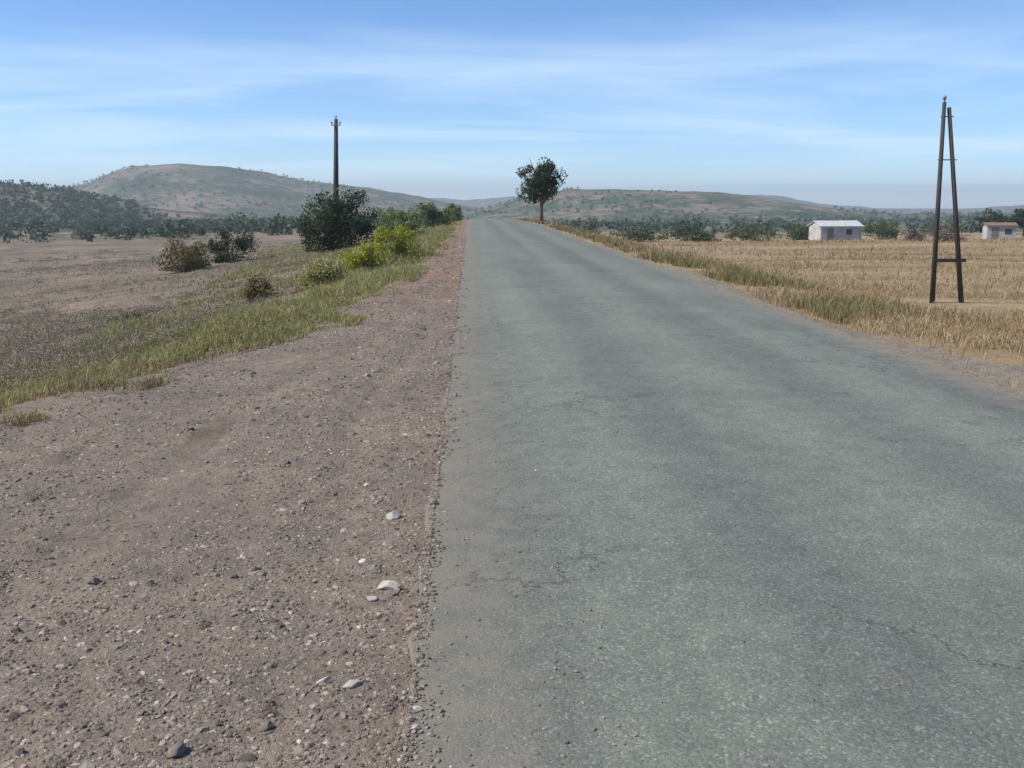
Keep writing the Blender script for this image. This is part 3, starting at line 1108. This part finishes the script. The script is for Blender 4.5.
# right of the crest
bush("hedge_bush", 588, 222, 120, 40, 20, "dull green bush just right of the lone crest tree", MIDLEAF, 41, 1800, 0.3)
bush("hedge_bush", 640, 226, 135, 62, 18, "long dark bush beyond the dry field, right of the lone tree", MIDLEAF, 42, 2600, 0.3)
bush("hedge_bush", 692, 227, 142, 60, 16, "low dark bush in the middle of the far field edge", DARKLEAF, 43, 2400, 0.3)
bush("hedge_bush", 752, 234, 150, 66, 18, "grey green bush left of the pale shed", MIDLEAF, 44, 2400, 0.32)
bush("hedge_bush", 800, 236, 156, 34, 18, "small bush touching the pale shed's left end", MIDLEAF, 45, 1600, 0.32)
bush("hedge_bush", 884, 237, 158, 46, 22, "green bush right of the pale shed", MIDLEAF, 46, 2000, 0.32)
bush("brown_bush", 948, 236, 120, 52, 20, "leafless brown bush behind the two legged pole", BROWNLEAF, 47, 2400, 0.2)
bush("brown_bush", 912, 240, 125, 30, 14, "low brown bush left of the two legged pole", BROWNLEAF, 48, 1500, 0.2)
q = at(994, 232, 190)
tree("field_tree", q.x, 190, 5.4, 8.0, "dark spreading tree behind the small pale hut", DARKLEAF, 51, 1800, 0.5, 0.15, 30)
q = at(1024, 232, 175)
tree("field_tree", q.x, 175, 5.6, 8.5, "tallest dark tree at the right end of the field", DARKLEAF, 52, 1800, 0.5, 0.15, 30)


# wooded valley floor and hillsides (masses)
def woods(name, pts, hs, leafm, seed, per=170, leaf=0.9):
    vs, fs, b = [], [], 0
    for i, (x, y) in enumerate(pts):
        h = hs[i]
        v, f = crown_cards((x, y, gz(x, y) + h * 0.38), h * 0.62, h * 0.62, h * 0.55, per, leaf, 11, seed + i, 0.0, 0.75, 0.42)
        v[:, 2] = np.maximum(v[:, 2], gz(x, y) + 0.1 + 0.3 * np.random.default_rng(seed + i).random(len(v)))
        vs.append(v)
        fs.append(f + b)
        b += len(v)
    v = np.concatenate(vs)
    f = np.concatenate(fs)
    return tag(mesh_obj(name, v, f.ravel(), np.full(len(f), 4), leafm), kind="stuff")


rs = np.random.default_rng(77)
FARLEAF = leaf_mat("far_wood_leaves", (0.035, 0.062, 0.038), (0.07, 0.105, 0.06), (0.125, 0.155, 0.085), 0.15, 0.05)
pts, hs = [], []
for i in range(420):
    Y = 185 + 330 * rs.random()
    px = -40 + 470 * rs.random()
    x = (px - VPX) / F * Y
    if fbm(np.array([x * 0.02]), np.array([Y * 0.02]), 3)[0] + 0.45 * rs.random() < 0.0:
        continue
    pts.append((x, Y))
    hs.append(2.6 + 3.2 * rs.random())
woods("valley_wood", pts, hs, FARLEAF, 400, 130, 0.8)
pts, hs = [], []
for i in range(200):
    Y = 210 + 330 * rs.random()
    px = 560 + 500 * rs.random()
    x = (px - VPX) / F * Y
    if fbm(np.array([x * 0.02 + 50]), np.array([Y * 0.02]), 3)[0] + 0.25 * rs.random() < 0.05:
        continue
    pts.append((x, Y))
    hs.append(2.4 + 2.6 * rs.random())
woods("plain_wood", pts, hs, FARLEAF, 900, 130, 0.8)
pts, hs = [], []
for i in range(6500):
    Y = 400 + 1250 * rs.random() ** 1.1
    px = -40 + 1110 * rs.random()
    if i < 1300:
        Y = 400 + 330 * rs.random()
        px = -40 + 190 * rs.random() ** 1.3
    x = (px - VPX) / F * Y
    if fbm(np.array([x * 0.008 + 9]), np.array([Y * 0.008]), 3)[0] + 0.10 * rs.random() < (0.06 if i >= 1300 else -0.16):
        continue
    pts.append((x, Y))
    hs.append(2.0 + 3.2 * rs.random())
woods("hillside_scrub", pts, hs, FARLEAF, 2000, 24, 1.6)

# ------------------------------------------------------------------ POLES
WOOD = simple_mat("creosoted_wood", (0.028, 0.024, 0.021), (0.07, 0.06, 0.05), 7, 0.85, 0.5, (6, 6, 0.6))
STEEL = simple_mat("galvanised_steel", (0.30, 0.31, 0.32), (0.42, 0.43, 0.44), 20, 0.5, 0.1, (1, 1, 1), 0.6)
CERAM = simple_mat("insulator_glaze", (0.20, 0.22, 0.22), (0.34, 0.36, 0.36), 4, 0.25)


def insulator(x, y, z, parent, s=1.0):
    m = MB()
    m.tube([(x, y, z), (x, y, z + 0.06 * s), (x, y, z + 0.065 * s), (x, y, z + 0.12 * s), (x, y, z + 0.125 * s), (x, y, z + 0.18 * s), (x, y, z + 0.21 * s)],
           [0.02 * s, 0.02 * s, 0.055 * s, 0.045 * s, 0.065 * s, 0.05 * s, 0.025 * s], 10)
    m.build("insulator", CERAM, parent, True)


pb = at(336, 252, 66)
ptop = at(336, 119, 66)
zb = gz(pb.x, 66)
H1 = ptop.z - zb
up = empty("utility_pole", (pb.x, 66, zb), "single dark wooden utility pole rising behind the dense dark tree", "utility pole")
m = MB()
lx = ptop.x - pb.x
m.tube([(0, 0, -0.5), (lx * 0.5, 0, H1 * 0.5), (lx, 0, H1)], [0.20, 0.17, 0.12], 12)
m.build("shaft", WOOD, up, True)
m = MB()
m.box(lx - 0.30, lx + 0.30, -0.185, -0.135, H1 - 0.42, H1 - 0.36)
m.build("bracket", STEEL, up)
for dx in (-0.26, 0.26):
    insulator(lx + dx, -0.16, H1 - 0.36, up)
insulator(lx, 0, H1, up)

Y2 = 29.5
b0, b1, tp = at(932, 305, Y2), at(963, 305, Y2), at(947, 102, Y2)
xm = (b0.x + b1.x) / 2
zb = min(gz(b0.x, Y2), gz(b1.x, Y2))
ap = empty("twin_leg_pole", (xm, Y2, zb), "dark two legged wooden pole standing in the dry field", "utility pole")
hw = (b1.x - b0.x) / 2
H2 = tp.z - zb
tx = tp.x - xm
LEGW = WOOD
m = MB()
m.tube([(-hw, 0, -0.4), (tx - 0.075, 0, H2)], [0.08, 0.055], 12)
m.build("leg", WOOD, ap, True)
m = MB()
m.tube([(hw, 0, -0.4), (tx + 0.075, 0, H2 - 0.15)], [0.08, 0.055], 12)
m.build("leg", WOOD, ap, True)
m = MB()
for fr_ in (0.22,):
    xa, xb_ = -hw + (tx - 0.07 + hw) * fr_, hw + (tx + 0.07 - hw) * fr_
    m.box(xa - 0.12, xb_ + 0.12, -0.135, -0.09, H2 * fr_ - 0.05, H2 * fr_ + 0.05)
m.build("crossbrace", WOOD, ap)
for fr_ in (0.93, 0.72):
    m = MB()
    xa, xb_ = -hw + (tx - 0.07 + hw) * fr_, hw + (tx + 0.07 - hw) * fr_
    m.tube([(xa - 0.10, 0, H2 * fr_), (xb_ + 0.10, 0, H2 * fr_)], [0.018, 0.018], 8)
    m.build("bolt", STEEL, ap)
insulator(tx - 0.075, 0, H2, ap, 0.9)


# ------------------------------------------------------------------ BUILDINGS
def gable(name, px0, px1, pybase, Y, hpx, depth, label, wallm, roofm, cat, rz, door=True, roof_h=0.5):
    a, b = at(px0, pybase, Y), at(px1, pybase, Y)
    w = (b.x - a.x)
    cx_ = (a.x + b.x) / 2
    z0 = min(gz(cx_ + sx * w / 2, Y + dy) for sx in (-1, 1) for dy in (0, depth))
    zt = CAMH + (HZ - (pybase - hpx)) / F * Y
    h = zt - z0
    hw_ = h - roof_h
    root = empty(name, (cx_, Y, z0), label, cat)
    root.rotation_euler = (0, 0, rz)
    m = MB()
    x0, x1 = -w / 2, w / 2
    # walls as a closed prism whose short ends carry the gable
    V_ = [(x0, 0, -0.4), (x1, 0, -0.4), (x1, depth, -0.4), (x0, depth, -0.4), (x0, 0, hw_), (x1, 0, hw_), (x1, depth, hw_), (x0, depth, hw_),
          (x0, depth / 2, h - 0.04), (x1, depth / 2, h - 0.04)]
    m.add(V_, [(3, 2, 1, 0), (0, 1, 5, 4), (2, 3, 7, 6), (1, 2, 6, 9, 5), (3, 0, 4, 8, 7), (4, 5, 9, 8), (8, 9, 6, 7)])
    m.build("wall", wallm, root)
    m = MB()
    o_ = 0.25
    sl = (h - 0.04 - hw_) / (depth / 2)
    for s_ in (0, 1):
        ye = -o_ if s_ == 0 else depth + o_
        ze = hw_ - sl * o_
        P = [(x0 - o_, ye, ze + 0.03), (x1 + o_, ye, ze + 0.03), (x1 + o_, depth / 2, h), (x0 - o_, depth / 2, h)]
        Q = [(q_[0], q_[1], q_[2] + 0.09) for q_ in P]
        m.add(P + Q, [(3, 2, 1, 0), (4, 5, 6, 7), (0, 1, 5, 4), (1, 2, 6, 5), (2, 3, 7, 6), (3, 0, 4, 7)] if s_ == 0 else
              [(0, 1, 2, 3), (7, 6, 5, 4), (4, 5, 1, 0), (5, 6, 2, 1), (6, 7, 3, 2), (7, 4, 0, 3)])
    m.build("roof", roofm, root)
    m = MB()
    m.box(x0 + w * 0.16, x0 + w * 0.16 + 0.95, -0.03, 0.02, 0.0, min(1.95, hw_ - 0.2))
    m.build("door", DOORM, root)
    m = MB()
    m.box(x0 + w * 0.62, x0 + w * 0.62 + 0.9, -0.03, 0.02, hw_ * 0.45, hw_ * 0.8)
    m.build("window", GLASSM, root)
    return root


WHITEWALL = simple_mat("whitewash", (0.27, 0.26, 0.235), (0.54, 0.54, 0.50), 0.9, 0.9)
TINROOF = simple_mat("pale_sheet_roof", (0.42, 0.44, 0.44), (0.60, 0.62, 0.62), 1.5, 0.6)
TILEROOF = simple_mat("brown_tile_roof", (0.16, 0.10, 0.075), (0.26, 0.16, 0.115), 3.0, 0.9)
DOORM = simple_mat("weathered_door", (0.12, 0.12, 0.11), (0.2, 0.2, 0.18), 4, 0.7)
GLASSM = simple_mat("dark_window_glass", (0.03, 0.035, 0.04), (0.05, 0.055, 0.06), 3, 0.15)
gable("shed", 820, 862, 238, 150, 17, 4.5, "long pale shed with light sheet roof beyond the dry field", WHITEWALL, TINROOF, "shed", R(4), roof_h=0.75)
gable("hut", 988, 1014, 236, 140, 13, 2.6, "small pale hut with rusty roof in front of the dark trees at far right", WHITEWALL, TILEROOF, "hut", R(-14), roof_h=0.35)

# ------------------------------------------------------------------ HAZE
hm = bpy.data.materials.new("haze_air")
hm.use_nodes = True
hn = hm.node_tree.nodes
hl = hm.node_tree.links
hn.remove(hn["Principled BSDF"])
pv = hn.new("ShaderNodeVolumePrincipled")
pv.inputs["Color"].default_value = (0.80, 0.91, 1.0, 1)
pv.inputs["Density"].default_value = 0.00031
pv.inputs["Anisotropy"].default_value = 0.2
hl.new(pv.outputs[0], hn["Material Output"].inputs["Volume"])
zs = V[:, 2]
m = MB()
m.box(-4500, 4500, -4500, 4500, float(zs.min()) - 1.0, max(float(zs.max()) + 8.0, 25.0))
hz = m.build("haze", hm)
tag(hz, kind="stuff")
